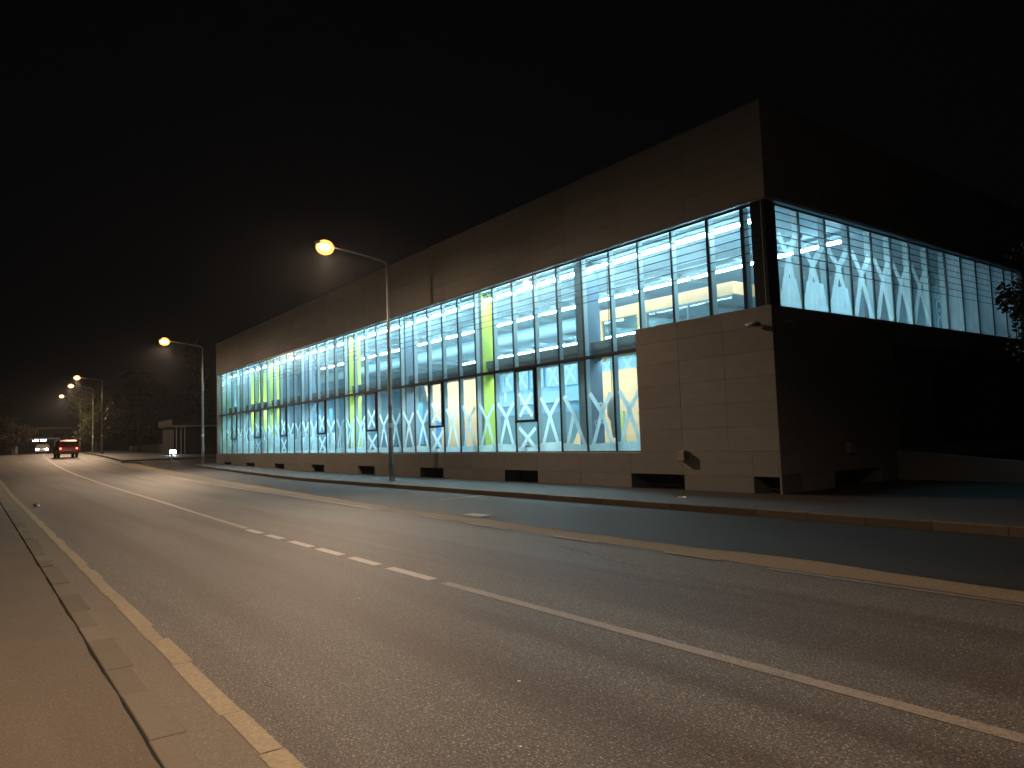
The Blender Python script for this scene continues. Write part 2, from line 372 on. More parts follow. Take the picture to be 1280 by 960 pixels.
# ------------------------------------------------------------------ the sports hall
YF = 14.31; XC = -9.31; ZT = 9.1; ZG0, ZG1, ZB1, ZTOP = 1.07, 3.82, 4.36, 6.85; XL = -55.2; YE = 37.0
YG = 14.50
hall = empty('sports_hall', (XC, YF, .13)); tag(hall, 'long flat roofed hall clad in pale stone with a brightly lit glass front', 'building')
OX, OY, OZ = XC, YF, .13
def hp(mb, name, m, parent=None, **k):
    """build a part given in world coordinates under the hall (or one of its parts)"""
    o = mb.build(name, m, **k)
    if parent is None: o.parent = hall; o.location = (-OX, -OY, -OZ)
    else: o.parent = parent
    return o
PANEL = {}
def panel(w, h, x, y, z, axis):
    """one stone slab: axis 'x' faces the street, axis 'y' faces the side"""
    if w < .03 or h < .03: return
    key = (round(w, 3), round(h, 3), axis)
    if key not in PANEL:
        gpx = .004
        mb = MB().box(gpx/2, w-gpx/2, 0, .03, gpx/2, h-gpx/2) if axis == 'x' else MB().box(-.03, 0, gpx/2, w-gpx/2, gpx/2, h-gpx/2)
        PANEL[key] = mb.mesh('stone_panel', STONE, bevel=.002)
    j = random.uniform(-.002, .002)
    o = put('stone_panel', PANEL[key], hall, (x-OX, y-OY, z-OZ))
    if axis == 'x': o.location.y += j
    else: o.location.x += j
# cores behind the slabs
core = MB()
core.box(XL+.02, XC-.035, YF+.035, YF+.33, ZTOP+.01, ZT-.02)
core.box(XC-.33, XC-.035, YF+.331, YE, ZTOP+.01, ZT-.02)
core.box(-13.44, XC-.035, YF+.035, YF+.19, .60, 4.34)             # solid corner block, street side
core.box(XC-.19, XC-.035, YF+.192, 19.88, .60, 4.34)
core.box(XC-.30, XC-.035, 19.882, YE, 3.78, 4.34)                 # lintel over the recess
core.box(XL+.02, -13.442, YF+.035, YF+.22, .62, 1.04)             # plinth under the glass
core.box(XL, XL+.25, YF+.331, YE, -.2, ZT-.03)                    # far end wall
core.box(XL+.251, XC-.34, YE-.25, YE-.01, -.2, ZT-.03)            # back wall
core.box(XC-.34, XC-.04, 29.75, YE-.26, 4.36, 6.84)               # pier past the side glass
core.box(XL+.02, XL+.16, YF+.035, YF+.33, .62, 6.84)              # end pier on the street side
hp(core, 'wall', JOINT)
hp(MB().box(XL+.26, XC-.335, YF+.335, YE-.26, 8.6, 8.8), 'roof', GREY)
hp(MB().box(XL-.01, XC+.01, YF-.012, YF+.25, ZT, ZT+.035).box(XC-.25, XC+.0105, YF+.2505, YE, ZT, ZT+.034), 'parapet_cap', GREY)
# slabs: upper band
for r in range(4):
    for c in range(20): panel(2.2945, .5625, XL+c*2.2945, YF, ZTOP+r*.5625, 'x')
    for c in range(10): panel(2.266, .5625, XC, YF+.034+c*2.266, ZTOP+r*.5625, 'y')
# corner block, street side
VENTS = [(-13.85, -12.03), (-19.65, -17.89), (-25.36, -23.59), (-31.17, -29.41), (-36.85, -35.13), (-42.60, -40.95), (-48.10, -46.39), (-53.20, -51.50)]
zs = [.50, 1.07, 1.64, 2.21, 2.78, 3.35, 3.92, 4.36]
for a, b in zip(zs[1:], zs[2:]):
    for c0, c1 in ((-13.47, -12.03), (-12.03, -10.66), (-10.66, XC)): panel(c1-c0, b-a, c0, YF, a, 'x')
    for c in range(4): panel(1.381, b-a, XC, YF+.034+c*1.381, a, 'y')
for c in range(4): panel(1.381, .57, XC, YF+.034+c*1.381, .50, 'y')
for a, b in ((YF+.034, 15.4), (15.4, 16.5), (18.70, 19.86)): panel(b-a, .45, XC, a, .05, 'y')
for c in range(8): panel(2.14, .60, XC, 19.88+c*2.14, 3.76, 'y')
# plinth slabs
xs_ = [XL]
for a, b in reversed(VENTS[1:]): xs_ += [a, b]
xs_ += [VENTS[0][0], VENTS[0][1], -10.02, -9.36, XC]
for i, (a, b) in enumerate(zip(xs_, xs_[1:])):
    isv = i % 2 == 1
    if a == -9.36: continue
    segs = [(a, b)] if b-a < 2.4 else [(a, (a+b)/2), ((a+b)/2, b)]
    for p, q in segs:
        if a < -9.5: panel(q-p, .57, p, YF, .50, 'x')
        if not isv: panel(q-p, .55, p, YF, -.05, 'x')
panel(.71, .57, -10.02, YF, .50, 'x'); panel(.05, .55, -9.36, YF, -.05, 'x')
# basement vents cut into the plinth
VIN = new_mat('vent reveal', (.16, .15, .14), .8)
for a, b in VENTS+[(-10.02, -9.36)]:
    v = MB()
    v.box(a-.06, a, YF+.031, YF+.75, .0, .50); v.box(b, b+.06, YF+.031, YF+.75, .0, .50)
    v.box(a-.06, b+.06, YF+.031, YF+.75, .505, .56); v.box(a-.06, b+.06, YF+.751, YF+.80, -.02, .52)
    o = hp(v, 'basement_vent', VIN)
    gl = MB().box(a, b, YF+.60, YF+.62, .16, .2)
    n = max(2, int((b-a)/.3))
    for k in range(n+1): gl.box(a+(b-a)*k/n-.012, a+(b-a)*k/n+.012, YF+.60, YF+.62, .2, .46)
    hp(gl, 'vent_grille', GREY, o)
v = MB(); v.box(XC-.75, XC-.031, 16.44, 16.5, 0, .50); v.box(XC-.75, XC-.031, 18.70, 18.76, 0, .5); v.box(XC-.75, XC-.031, 16.44, 18.76, .49, .545); v.box(XC-.8, XC-.751, 16.44, 18.76, 0, .5)
hp(v, 'basement_vent', VIN)

# recessed entrance on the dark side: floor, back wall, pillar, doors
e = MB(); e.box(-14.5, XC-.31, 19.95, YE-.27, .55, .86); e.box(-14.6, -14.5, 19.95, YE-.27, .86, 3.76); e.box(-14.5, XC-.2, 19.83, 19.95, .55, 3.76); e.box(-14.6, XC-.31, 19.95, YE-.27, 3.762, 3.85)
hp(e, 'entrance_recess', new_mat('dark recess render', (.06, .055, .05), .8))
hp(MB().box(XC-1.7, XC-1.2, 23.4, 24.9, .865, 3.758), 'entrance_pillar', STONE)
for k in range(5):
    dr = hp(MB().box(-14.48, -14.42, 22+k*1.3, 22.06+k*1.3, .87, 3.2).box(-14.48, -14.42, 22.061+k*1.3, 23.2+k*1.3, 3.12, 3.2), 'door_frame', MULL)
    hp(MB().box(-14.465, -14.455, 22.07+k*1.3, 23.2+k*1.3, .87, 3.11), 'door_pane', GLASS, dr)

# glazing ---------------------------------------------------------
sl = MB(); sl.box(XL+.16, -13.47, YF+.005, YF+.30, 1.045, ZG0); hp(sl, 'window_sill', SILL)
sf = MB(); sf.box(XL+.02, XC-.035, YF+.034, YG+.14, ZTOP-.03, ZTOP); sf.box(XC-.34, XC-.034, YG+.141, 29.75, ZTOP-.03, ZTOP+.001)
hp(sf, 'soffit', SOFFIT)
MX = [-13.45, -14.54, -15.71, -16.87, -18.02, -19.18, -20.32, -21.46, -22.6, -23.73, -24.85, -26.0, -27.15, -28.28, -29.41, -30.57, -31.75, -32.92, -34.08, -35.23, -36.37, -37.54, -38.66, -39.81, -40.98, -42.1, -43.21, -44.39, -45.63, -46.87, -48.12, -49.37, -50.69, -51.91, -53.19, -54.31, -55.02]
OPEN = {4, 9, 14, 19, 24, 28, 32}
MW = .021
fr_cache = {}
def frame_mesh(w, h, thick=.0):
    """mullion at x=0 (right side of the bay), bay runs to -w; black cap outside, grey fin inside, thin rails"""
    key = (round(w, 2), round(h, 2), thick)
    if key in fr_cache: return fr_cache[key]
    m = MB()
    m.box(-MW-thick, MW+thick, -.025, .02, 0, h)
    m.box(-w+MW, -MW, -.020, .02, h-.035, h-.001); m.box(-w+MW, -MW, -.020, .02, .001, .03)
    nf = len(m.bm.faces)
    m.box(-MW+.001, MW-.001, .0205, .17+thick*3, 0, h)
    me = m.mesh('window', [MULL, FIN])
    for p in me.polygons:
        if p.center.y > .021: p.material_index = 1
    fr_cache[key] = me; return me
pane_cache = {}
def pane_mesh(w, h, mat):
    key = (round(w, 2), round(h, 2), mat.name)
    if key not in pane_cache: pane_cache[key] = MB().box(-w+MW, -MW, -.006, .006, .03, h-.035).mesh('pane', mat)
    return pane_cache[key]
def stroke(m, pts, w, y):
    """flat ribbon through 2D points (x,z) on plane y, mitred"""
    n = len(pts); Lf = []; Rt = []
    for i in range(n):
        a = Vector(pts[max(i-1, 0)]); b = Vector(pts[min(i+1, n-1)]); d = (b-a).normalized(); q = Vector((-d.y, d.x))*w/2
        p = Vector(pts[i]); Lf.append(p+q); Rt.append(p-q)
    for i in range(n-1):
        m.quad((Lf[i].x, y, Lf[i].y), (Lf[i+1].x, y, Lf[i+1].y), (Rt[i+1].x, y, Rt[i+1].y), (Rt[i].x, y, Rt[i].y))
def film_x(m, x0, x1, zt, zc, zb, w, y=.012, cut=0, jit=.03):
    r = lambda: random.uniform(-jit, jit)
    cx_ = (x0+x1)/2+r(); zc += r()
    stroke(m, [(x0+.10+r(), zt+r()), (cx_, zc), (x1-.10+r(), zb)], w, y)
    if cut != 1: stroke(m, [(x1-.10+r(), zt-.03+r()), (cx_, zc), (x0+.12+r(), zb)], w*.95, y+.002)
    else: stroke(m, [(cx_, zc), (x0+.12+r(), zb)], w*.95, y+.002)
# lower row
for i, (a, b) in enumerate(zip(MX, MX[1:])):
    w = a-b; h = ZG1-ZG0
    f = put('window', frame_mesh(w, h), hall, (a-OX, YG-OY, ZG0-OZ))
    put('pane', pane_mesh(w, h, GLASS), f)
    fm = MB()
    if i in OPEN:
        t = MB().box(-w+.03, -.03, -.07, .03, .98, 1.06).box(-.115, -.04, -.065, .03, 1.061, h-.04).box(-w+.03, -w+.06, -.065, .03, 1.061, h-.04)
        t.box(-w+.061, -.116, -.065, .03, h-.10, h-.041)
        put('opening_sash', t.mesh('opening_sash', MULL), f)
        film_x(fm, -w+.10, -.18, 1.95, 1.55, 1.18, .13, cut=0); film_x(fm, -w+.05, -.05, .84, .48, .10, .14)
        fm.quad((-w+.05, .010, .035), (-.05, .010, .035), (-.05, .010, .16), (-w+.05, .010, .16))
        sb = put('actuator_box', MB().box(-.06, .06, .05, .11, 0, .19).mesh('actuator_box', BLACK), f, (-w*.62, 0, .04))
    else:
        if a > -54:
            film_x(fm, -w+.05, -.04, 1.70, 1.16, .12, .145 if i < 18 else .19, cut=1 if i == 2 else 0)
        fm.quad((-w+.04, .010, .033), (-.04, .010, .033), (-.04, .010, random.uniform(.2, .32)), (-w+.04, .010, random.uniform(.2, .32)))
        if i > 17:
            fm.quad((-w+.045, .018, .25), (-.045, .018, .25), (-.045, .018, random.uniform(.75, 1.15)), (-w+.045, .018, random.uniform(.75, 1.15)))
        if i > 14:
            for k in range(3):
                xx = random.uniform(-w+.15, -.15); stroke(fm, [(xx, 1.35+random.uniform(-.2, .2)), (xx+random.uniform(-.2, .2), .2)], .12, .014+.002*k)
        if i == 5: stroke(fm, [(-w*.52, h-.08), (-w*.50, 1.72)], .12, .013)
    if i in (0, 1):      # scribbled rings over the film near the corner block
        for k in range(9):
            cx_, cz, rr = random.uniform(-w+.3, -.35), random.uniform(.75, 1.35), random.uniform(.04, .09)
            stroke(fm, [(cx_+rr*cos(t*pi/4), cz+rr*1.3*sin(t*pi/4)) for t in range(9)], .02, .016+.0005*k)
    put('window_film', fm.mesh('window_film', FILM), f)
# upper row
UX = [-9.80, -10.08, -11.08, -12.25, -13.42]+MX[1:]
for i, (a, b) in enumerate(zip(UX, UX[1:])):
    w = a-b; z0 = 4.36 if i < 4 else 3.86; h = 6.82-z0
    f = put('window', frame_mesh(w, h, .02 if 0 < i < 3 else 0), hall, (a-OX, YG-OY, z0-OZ))
    put('pane', pane_mesh(w, h, GLASS), f)
# sill on top of the corner block and the black band between the storeys
hp(MB().box(-13.44, XC-.20, YF+.192, YG+.25, 4.30, 4.358), 'block_capping', GREY)
hp(MB().box(-55.03, -13.46, YG-.05, YG+.02, ZG1-.012, 3.872), 'transom', MULL)
# corner post and narrow corner pane
hp(MB().box(-9.77, -9.42, YG-.06, YG+.30, 4.362, 6.818), 'corner_post', MULL)
hp(MB().box(-9.50, -9.485, YG-.10, YG-.085, 4.362, 6.818), 'corner_trim', FIN)
# side glazing
RY = [14.93, 15.92, 17.1, 18.25, 19.4, 20.47, 21.58, 22.75, 23.9, 25.02, 26.16, 27.36, 28.49, 29.25, 29.72]
XG = XC-.19
for i, (a, b) in enumerate(zip(RY, RY[1:])):
    w = b-a; h = 6.82-4.37
    f = put('window', frame_mesh(w, h), hall, (XG-OX, a-OY, 4.37-OZ), pi/2)
    # after the quarter turn local -x points to -y; flip so the bay runs away from the corner
    f.rotation_euler = (0, 0, -pi/2); f.location = (XG-OX, a-OY, 4.37-OZ); f.scale = (1, -1, 1)
    put('pane', pane_mesh(w, h, FROST if i >= 8 else GLASS), f)
    fm = MB()
    if i <= 6:
        film_x(fm, -w+.02, -.02, 1.78, 1.22, .04, .20, jit=.05)
        if i in (0, 1, 2): fm.quad((-w+.03, .011, .04), (-.03, .011, .04), (-.25, .011, .75), (-w+.2, .011, .75))
    elif i == 7:        # the column of hand drawn signs: V, A, wave, leaf, ring
        c = -w*.5
        stroke(fm, [(c-.12, 1.70), (c, 1.42), (c+.12, 1.70)], .045, .012)
        stroke(fm, [(c-.22, .95), (c-.10, 1.36), (c+.10, 1.36), (c+.22, .95)], .045, .012)
        stroke(fm, [(c-.22, 1.05), (c-.10, .92), (c, 1.05), (c+.10, .92), (c+.22, 1.05)], .045, .014)
        stroke(fm, [(c+.20*sin(t*pi/5), .62+.27*cos(t*pi/5)) for t in range(11)], .05, .012)
        stroke(fm, [(c-.12, .66), (c, .54), (c+.12, .66)], .04, .014)
        stroke(fm, [(c+.16*sin(t*pi/5), .16+.20*cos(t*pi/5)) for t in range(10)], .05, .012)
    if len(fm.bm.faces): put('window_film', fm.mesh('window_film', FILM2), f)
    else: fm.bm.free()
# eight thin horizontal rods outside the top of the glass, on both fronts
for z in (6.76, 6.61, 6.43, 6.24, 6.05, 5.86, 5.66, 5.45):
    hp(MB().box(-55.0, -9.45, YG-.075, YG-.062, z-.009, z+.009), 'sunshade_rod', ROD)
    hp(MB().box(XG+.062, XG+.075, YG-.06, 29.7, z-.009, z+.009), 'sunshade_rod', ROD)

# inside of the hall -------------------------------------------------
hp(MB().box(XL+.26, XC-.35, YF+.34, 29.9, 6.86, 6.95), 'ceiling', CEIL)
hp(MB().box(XL+.26, -9.60, YG+.32, 29.9, .55, .9), 'floor', FLOORI)
hp(MB().box(XL+.26, -14.62, 29.0, 29.2, .9, 6.86).box(-14.6, XC-.345, 29.80, 29.95, 3.86, 6.86), 'back_wall', HALL)
hp(MB().box(XL+.252, XL+.40, YF+.34, 29.0, .9, 6.86), 'end_wall', HALL)
hp(MB().box(-14.7, -9.62, 19.6, 29.0, 3.86, 4.3), 'upper_floor', FLOORI)
hp(MB().box(-13.40, -13.25, YG+.26, 19.6, .9, 4.3).box(-13.249, -9.6, YG+.26, 19.6, 4.1, 4.3), 'inner_partition', HALL)
hp(MB().box(XL+.41, -9.62, 15.02, 15.45, 3.86, 4.34), 'floor_beam', SLAB)
hp(MB().box(XL+.41, -9.62, 14.98, 15.019, 4.10, 4.345), 'beam_edge', new_mat('beam trim', (.15, .20, .235), .5))
hp(MB().box(XL+.41, -14.7, 15.0, 15.24, .9, 1.30), 'radiator_casing', WHITE)
hp(MB().box(-13.3, -10.2, 14.9, 15.1, 4.345, 4.50), 'radiator_casing', WHITE)
# added glowing strips, hidden behind the floor beam, brighten the lower storey
for k in range(15):
    x0 = -15.2-k*2.62
    hp(MB().box(x0-2.4, x0, 15.53, 15.65, 3.95, 4.02), 'added_fill_strip', TUBEM)
for k in range(14):
    hp(MB().box(-13.0-k*2.91, -12.85-k*2.91, 15.5, 28.9, 6.66, 6.858), 'ceiling_beam', FIN)
DUCT = new_mat('pale duct', (.42, .52, .56), .4)
dm = hp(MB().tube([(-54, 20.9, 6.35), (-20.5, 20.9, 6.35)], .30, 14), 'air_duct', DUCT)
hp(MB().tube([(-54, 17.2, 6.55), (-10.2, 17.2, 6.55)], .07, 8), 'service_pipe', COLF)
# columns, every second one with a lime yellow flank
for k, xr in enumerate((-15.95, -21.52, -27.3, -33.1, -38.95, -45.0, -50.9)):
    c = hp(MB().box(xr-.46, xr, 14.86, 15.42, .9, 6.85), 'column', COLM)
    hp(MB().box(xr-.462, xr+.0, 14.84, 14.859, .9, 6.85), 'column_face', COLF, c)
    if k % 2: hp(MB().box(xr+.001, xr+.02, 14.845, 15.45, .9, 6.85), 'column_flank', YEL, c)
# back wall: far glazing glimpsed as pale panes with crossed film, ribs and a dado
CROSS = new_mat('pale crossed film', (.50, .60, .62), .6)
for k in range(24):
    x0 = -16-k*1.6
    o = hp(MB().box(x0-1.3, x0, 28.9, 28.95, 4.6, 6.1), 'inner_window', new_mat('pale blue pane', (.34, .46, .50), .2) if k == 0 else bpy.data.materials['pale blue pane'])
    q = MB(); stroke(q, [(x0-1.15, 6.0), (x0-.15, 4.7)], .2, 28.88); stroke(q, [(x0-.15, 6.0), (x0-1.15, 4.7)], .2, 28.885)
    hp(q, 'crossed_film', CROSS, o)
hp(MB().box(XL+.41, -14.7, 28.8, 28.99, .9, 3.0), 'dado', new_mat('grey green dado', (.10, .17, .18), .7))
hp(MB().box(XL+.41, -14.7, 28.5, 28.99, 3.6, 4.3), 'gallery_beam', new_mat('pale gallery beam', (.30, .45, .50), .6))
# peach two-storey block inside, with a ribbon window upstairs
pb = MB()
pb.box(-19.75, -13.65, 19.0, 19.15, 5.82, 6.22); pb.box(-13.80, -13.65, 19.16, 24, 5.82, 6.22)
pb.box(-17.75, -17.35, 19.0, 19.15, 4.3, 5.819); pb.box(-19.75, -19.55, 19.0, 19.15, 4.3, 5.819)
pk = hp(pb, 'peach_wall', PEACH)
hp(MB().box(-17.34, -13.7, 19.06, 19.08, 4.3, 5.81).box(-19.54, -17.76, 19.06, 19.08, 4.3, 5.81), 'ribbon_window', GLASS, pk)
hp(MB().box(-17.34, -13.7, 19.0, 19.05, 5.76, 5.815).box(-17.34, -17.28, 19.0, 19.05, 4.3, 5.759).box(-15.5, -15.45, 19.0, 19.05, 4.3, 5.759), 'window_frame', GREY, pk)
hp(MB().box(-19.7, -13.66, 23.0, 23.1, 4.31, 5.8), 'inner_partition', HALL)
hp(MB().prism([(-19.9, .9), (-18.05, 3.72), (-13.6, 3.72), (-13.6, 2.72), (-15.9, 2.72), (-15.9, .9)], 'y', 17.4, 17.5), 'peach_wall', PEACH)
hp(MB().box(-15.9, -13.6, 17.42, 17.48, .9, 2.715), 'inner_partition', new_mat('grey green partition', (.26, .38, .38), .6))
hp(MB().prism([(-29.6, 4.3), (-28.2, 4.3), (-28.2, .9), (-28.6, .9), (-28.9, 2.5)], 'y', 17.0, 17.05).box(-28.199, -24.9, 17.0, 17.05, .9, 4.34), 'peach_wall', PEACH)
hp(MB().box(-24.899, -24.6, 16.9, 17.1, .9, 4.34), 'inner_partition', WHITE)
for (x0, x1, z0, z1, y) in ((-30.1, -29.1, 1.4, 3.3, 16.6), (-37.3, -36.6, 1.2, 3.5, 16.8), (-41.0, -40.2, 1.2, 3.6, 16.9), (-43.6, -42.6, 1.0, 3.5, 17.2), (-27.6, -27.2, .95, 2.4, 16.4)):
    b_ = hp(MB().box(x0, x1, y, y+.06, z0, z1), 'blue_board', BLUE)
    if x0 == -30.1: hp(MB().box(-29.65, -29.52, y-.01, y-.001, 2.35, 2.85), 'white_mark', WHITE, b_)
for x0, x1, z0 in ((-52.0, -50.2, 2.6), (-54.3, -52.6, 2.5), (-58, -56, 1)):
    if x0 > XL: hp(MB().box(x0, x1, 16.4, 16.5, z0, 6.8), 'yellow_wall', YEL)
hp(MB().box(-41.6, -41.2, 15.9, 16.0, 3.0, 6.8), 'yellow_wall', YEL)
hp(MB().box(-48.8, -48.4, 16.0, 16.1, 2.6, 6.8), 'yellow_wall', YEL)
hp(MB().box(-16.60, -16.40, 16.7, 16.8, .9, 2.3), 'yellow_post', new_mat('pale yellow post', (.85, .75, .25), .5))

# a brown padded sack hanging beside the yellow post
sk = empty('punch_bag', (-16.45, 16.3, 2.55)); tag(sk, 'brown padded sack hanging beside the pale yellow post behind the glass', 'sack')
rings = [[(r*cos(t*pi/5), r*sin(t*pi/5), z) for t in range(10)] for z, r in ((.22, .05), (.18, .15), (.05, .19), (-.4, .18), (-.55, .10), (-.9, .07), (-1.1, .03))]
MB().loft(rings).build('sack_body', BROWN, sk, smooth=True)
MB().tube([(0, 0, .2), (0, 0, 4.2)], .012, 5).build('hanging_rope', BLACK, sk)

# ceiling tubes in four rows parallel to the street
def ceiling_light():
    r = empty('ceiling_light')
    MB().box(-1.24, 1.24, -.09, .09, .055, .12).build('light_housing', WHITE, r, bevel=.008)
    MB().box(-1.20, 1.20, -.075, .075, .0, .054).build('light_tube', TUBEM, r)
    for s in (-1, 1): MB().tube([(s*.9, 0, .12), (s*.9, 0, .27)], .008, 5).build('hanger', GREY, r)
    return r
proto = ceiling_light(); used = False
ROWS = ((15.06, 'in the row nearest the street windows'), (18.95, 'in the second row from the street'), (22.95, 'in the third row from the street'), (26.7, 'in the farthest row from the street'))
ORD = 'first second third fourth fifth sixth seventh eighth ninth tenth eleventh twelfth thirteenth fourteenth fifteenth sixteenth seventeenth'.split()
for y, txt in ROWS:
    cnt = 0
    for k in range(17):
        xx = -11.3-k*2.62
        if xx < XL+1.6: continue
        if (y > 22 and y < 24 and xx > -31.5) or (y > 24 and not -41 < xx < -24) or (y > 18 and xx < -46): continue
        o = copy_tree(proto) if used else proto; used = True
        o.location = (xx, y, 6.58)
        tag(o, ORD[cnt]+' white tube light from the stone corner '+txt, 'light', 'ceiling lights '+txt); cnt += 1

# ------------------------------------------------------------------ fittings on the outside of the hall
def wall_lamp(loc, rz, label):
    r = empty('wall_lamp', loc, rz); tag(r, label, 'wall lamp')
    MB().box(-.10, .10, -.13, 0, -.13, .13).build('lamp_body', new_mat('beige lamp body', (.34, .31, .26), .6), r, bevel=.012)
    MB().box(.03, .16, -.10, -.01, -.07, .07).build('lamp_visor', GREY, r, bevel=.01)
wall_lamp((-12.0, YF-.005, .98), 0, 'small unlit beige box lamp on the stone wall facing the street')
wall_lamp((XC+.005, 17.15, 1.05), pi/2, 'small unlit box lamp on the dark side wall above the low vent')
def camera_unit(loc, rz, label):
    r = empty('security_camera', loc, rz); tag(r, label, 'security camera')
    MB().box(-.04, .04, -.03, 0, -.05, .05).build('mount', GREY, r)
    MB().tube([(0, -.03, 0), (0, -.12, -.02)], .015, 6).build('bracket', GREY, r)
    MB().tube([(-.16, -.13, -.03), (-.15, -.13, -.03), (.13, -.13, -.03), (.14, -.13, -.03)], [.02, .045, .045, .03], 10).build('housing', new_mat('grey camera housing', (.26, .24, .22), .6), r, smooth=True)
camera_unit((-9.75, YF-.004, 3.98), 0, 'small pale camera on the street face of the stone corner')
camera_unit((XC+.004, 14.75, 4.0), pi/2, 'small pale camera on the dark side face of the stone corner')
camera_unit((XL-.02, YF+.2, 3.75), -pi/2, 'small pale camera at the far end of the glass front')

# low ramp wall running out from the dark side of the hall
rw = MB().prism([(XC+.03, .9), (-6.5, .62), (-3.0, .5), (6, .4), (6, -.1), (XC+.03, -.1)], 'y', 19.55, 19.8)
tag(rw.build('ramp_wall', STONE), 'low pale ramp wall running out from the dark side of the hall', 'wall')

# ------------------------------------------------------------------ street lamps
def street_lamp():
    r = empty('street_lamp')
    MB().tube([(0, 0, 0), (0, 0, .02)], .16, 14).build('base_flange', GALV, r)
    MB().tube([(0, 0, .02), (0, 0, 1.3), (0, 0, 1.34), (0, 0, 4.5), (0, 0, 8.08)], [.10, .095, .082, .068, .045], 14, caps=True).build('pole', GALV, r, smooth=True)
    MB().tube([(0, 0, 8.05), (0, -.05, 8.12), (0, -.25, 8.19), (0, -1.1, 8.32), (0, -2.1, 8.44)], [.042, .04, .034, .03, .028], 10).build('arm', GALV, r, smooth=True)
    MB().box(-.045, .045, -.105, -.06, .5, .8).build('service_door', GREY, r, bevel=.006)
    for z, m in ((1.95, WHITE), (2.6, GREY)):
        MB().tube([(0, 0, z), (0, 0, z+.16)], .085, 12, caps=False).build('sticker_band', m, r)
    rings = []
    for t, wx, up, dn in ((-2.05, .04, .05, .02), (-2.15, .09, .09, .03), (-2.35, .14, .12, .03), (-2.6, .15, .11, .03), (-2.78, .09, .06, .02)):
        z = 8.45-.1*(t+2.05)
        rings.append([(wx*cos(a), t, z+(up if sin(a) > 0 else dn)*sin(a)) for a in [k*pi/6 for k in range(12)]])
    hd = MB().loft(rings).build('lamp_head', GREY, r, smooth=True)
    b = MB(); b.sphere((0, -2.45, 8.40), .12, .20, .10, 14, 8); b.build('burner', LENS, hd, smooth=True)
    b = MB(); b.sphere((0, -2.43, 8.40), .23, .33, .27, 18, 12); b.build('glare_bowl', BOWL, hd, smooth=True)  # oversized glowing bowl added to give the lamp its blob of glare
    return r
sl0 = street_lamp()
LAMPS = [((-24.1, 12.40), 'nearest lit street lamp standing in front of the glass hall', 0), ((-52.6, 12.75), 'second lit street lamp standing at the far end of the glass hall', 0),
         ((-91.5, 11.6), 'lit street lamp on the verge beyond the side road, before the dark trees', 0), ((-105, 12.3), 'distant lit street lamp showing just above the lamp lit tree', 0), ((-127, 13.2), 'farthest small street lamp down the road', 0),
         ((1.5, -4.6), 'lit street lamp standing behind the near footway', pi)]
def lamp_light(parent, power, c0=-.10, c1=.50):
    """point light inside the lamp head: thrown along the road, cut off above and towards the footway side"""
    ld = bpy.data.lights.new('lamp_light', 'POINT'); ld.energy = power; ld.color = LAMP; ld.shadow_soft_size = .10; ld.use_nodes = True
    em = next(n for n in ld.node_tree.nodes if n.type == 'EMISSION')
    sp = N(ld, 'ShaderNodeSeparateXYZ'); L(ld, N(ld, 'ShaderNodeTexCoord').outputs['Normal'], sp.inputs[0])
    down = math_(ld, 'MULTIPLY', sp.outputs[2], -1.0)
    cut = N(ld, 'ShaderNodeMapRange', interpolation_type='SMOOTHSTEP'); L(ld, down, cut.inputs[0])
    cut.inputs[1].default_value = c0; cut.inputs[2].default_value = c1
    side = N(ld, 'ShaderNodeMapRange', interpolation_type='SMOOTHSTEP'); L(ld, sp.outputs[1], side.inputs[0])
    side.inputs[1].default_value = 0.0; side.inputs[2].default_value = .68; side.inputs[3].default_value = 1; side.inputs[4].default_value = .11
    xx = math_(ld, 'MULTIPLY', math_(ld, 'MULTIPLY', sp.outputs[0], sp.outputs[0]), 1.0)
    val = math_(ld, 'MULTIPLY', math_(ld, 'MULTIPLY', math_(ld, 'ADD', xx, .32), cut.outputs[0]), side.outputs[0])
    L(ld, val, em.inputs['Strength'])
    lo = bpy.data.objects.new('lamp_light', ld); COL.objects.link(lo); lo.parent = parent
    lo.location = (0, -2.45, 8.02); return lo
for i, ((x, y), lab, rz) in enumerate(LAMPS):
    o = sl0 if i == 0 else copy_tree(sl0)
    o.location = (x, y, g(x)+.132); o.rotation_euler[2] = rz
    tag(o, lab, 'street lamp', 'street lamps along the road')
POWER = 6000
for i, o in enumerate([q for q in COL.objects if q.get('category') == 'street lamp']):
    lamp_light(o, POWER*(1.6 if i == 5 else 1), *((.22, .80) if i == 5 else (-.10, .50)))

# ------------------------------------------------------------------ litter
LIT = new_mat('white litter', (.75, .72, .66), .5)
t = MB(); t.loft([[(.13*cos(a)*(1+.3*sin(3*a)), .07*sin(a), 0) for a in [k*pi/5 for k in range(10)]], [(.11*cos(a), .06*sin(a)*(1+.3*cos(2*a)), .035+.02*sin(2*a)) for a in [k*pi/5 for k in range(10)]], [(.05*cos(a), .03*sin(a), .05) for a in [k*pi/5 for k in range(10)]]])
o = t.build('crumpled_wrapper', LIT, None, (-26.2, 1.62, .005)); tag(o, 'crumpled pale wrapper lying in the near lane by the edge line', 'litter')
MB().sphere((0, 0, .035), .13, .09, .03, 10, 6).build('dark_film', BLACK, o, (-.22, 0, 0))
t = MB(); t.loft([[(.10*cos(a), .05*sin(a), 0) for a in [k*pi/4 for k in range(8)]], [(.09*cos(a), .04*sin(a), .02+.015*sin(2*a)) for a in [k*pi/4 for k in range(8)]]])
tag(t.build('paper_scrap', LIT, None, (-10.6, 12.5, .136), .4), 'white paper scrap on the dark footway below the stone corner', 'litter')
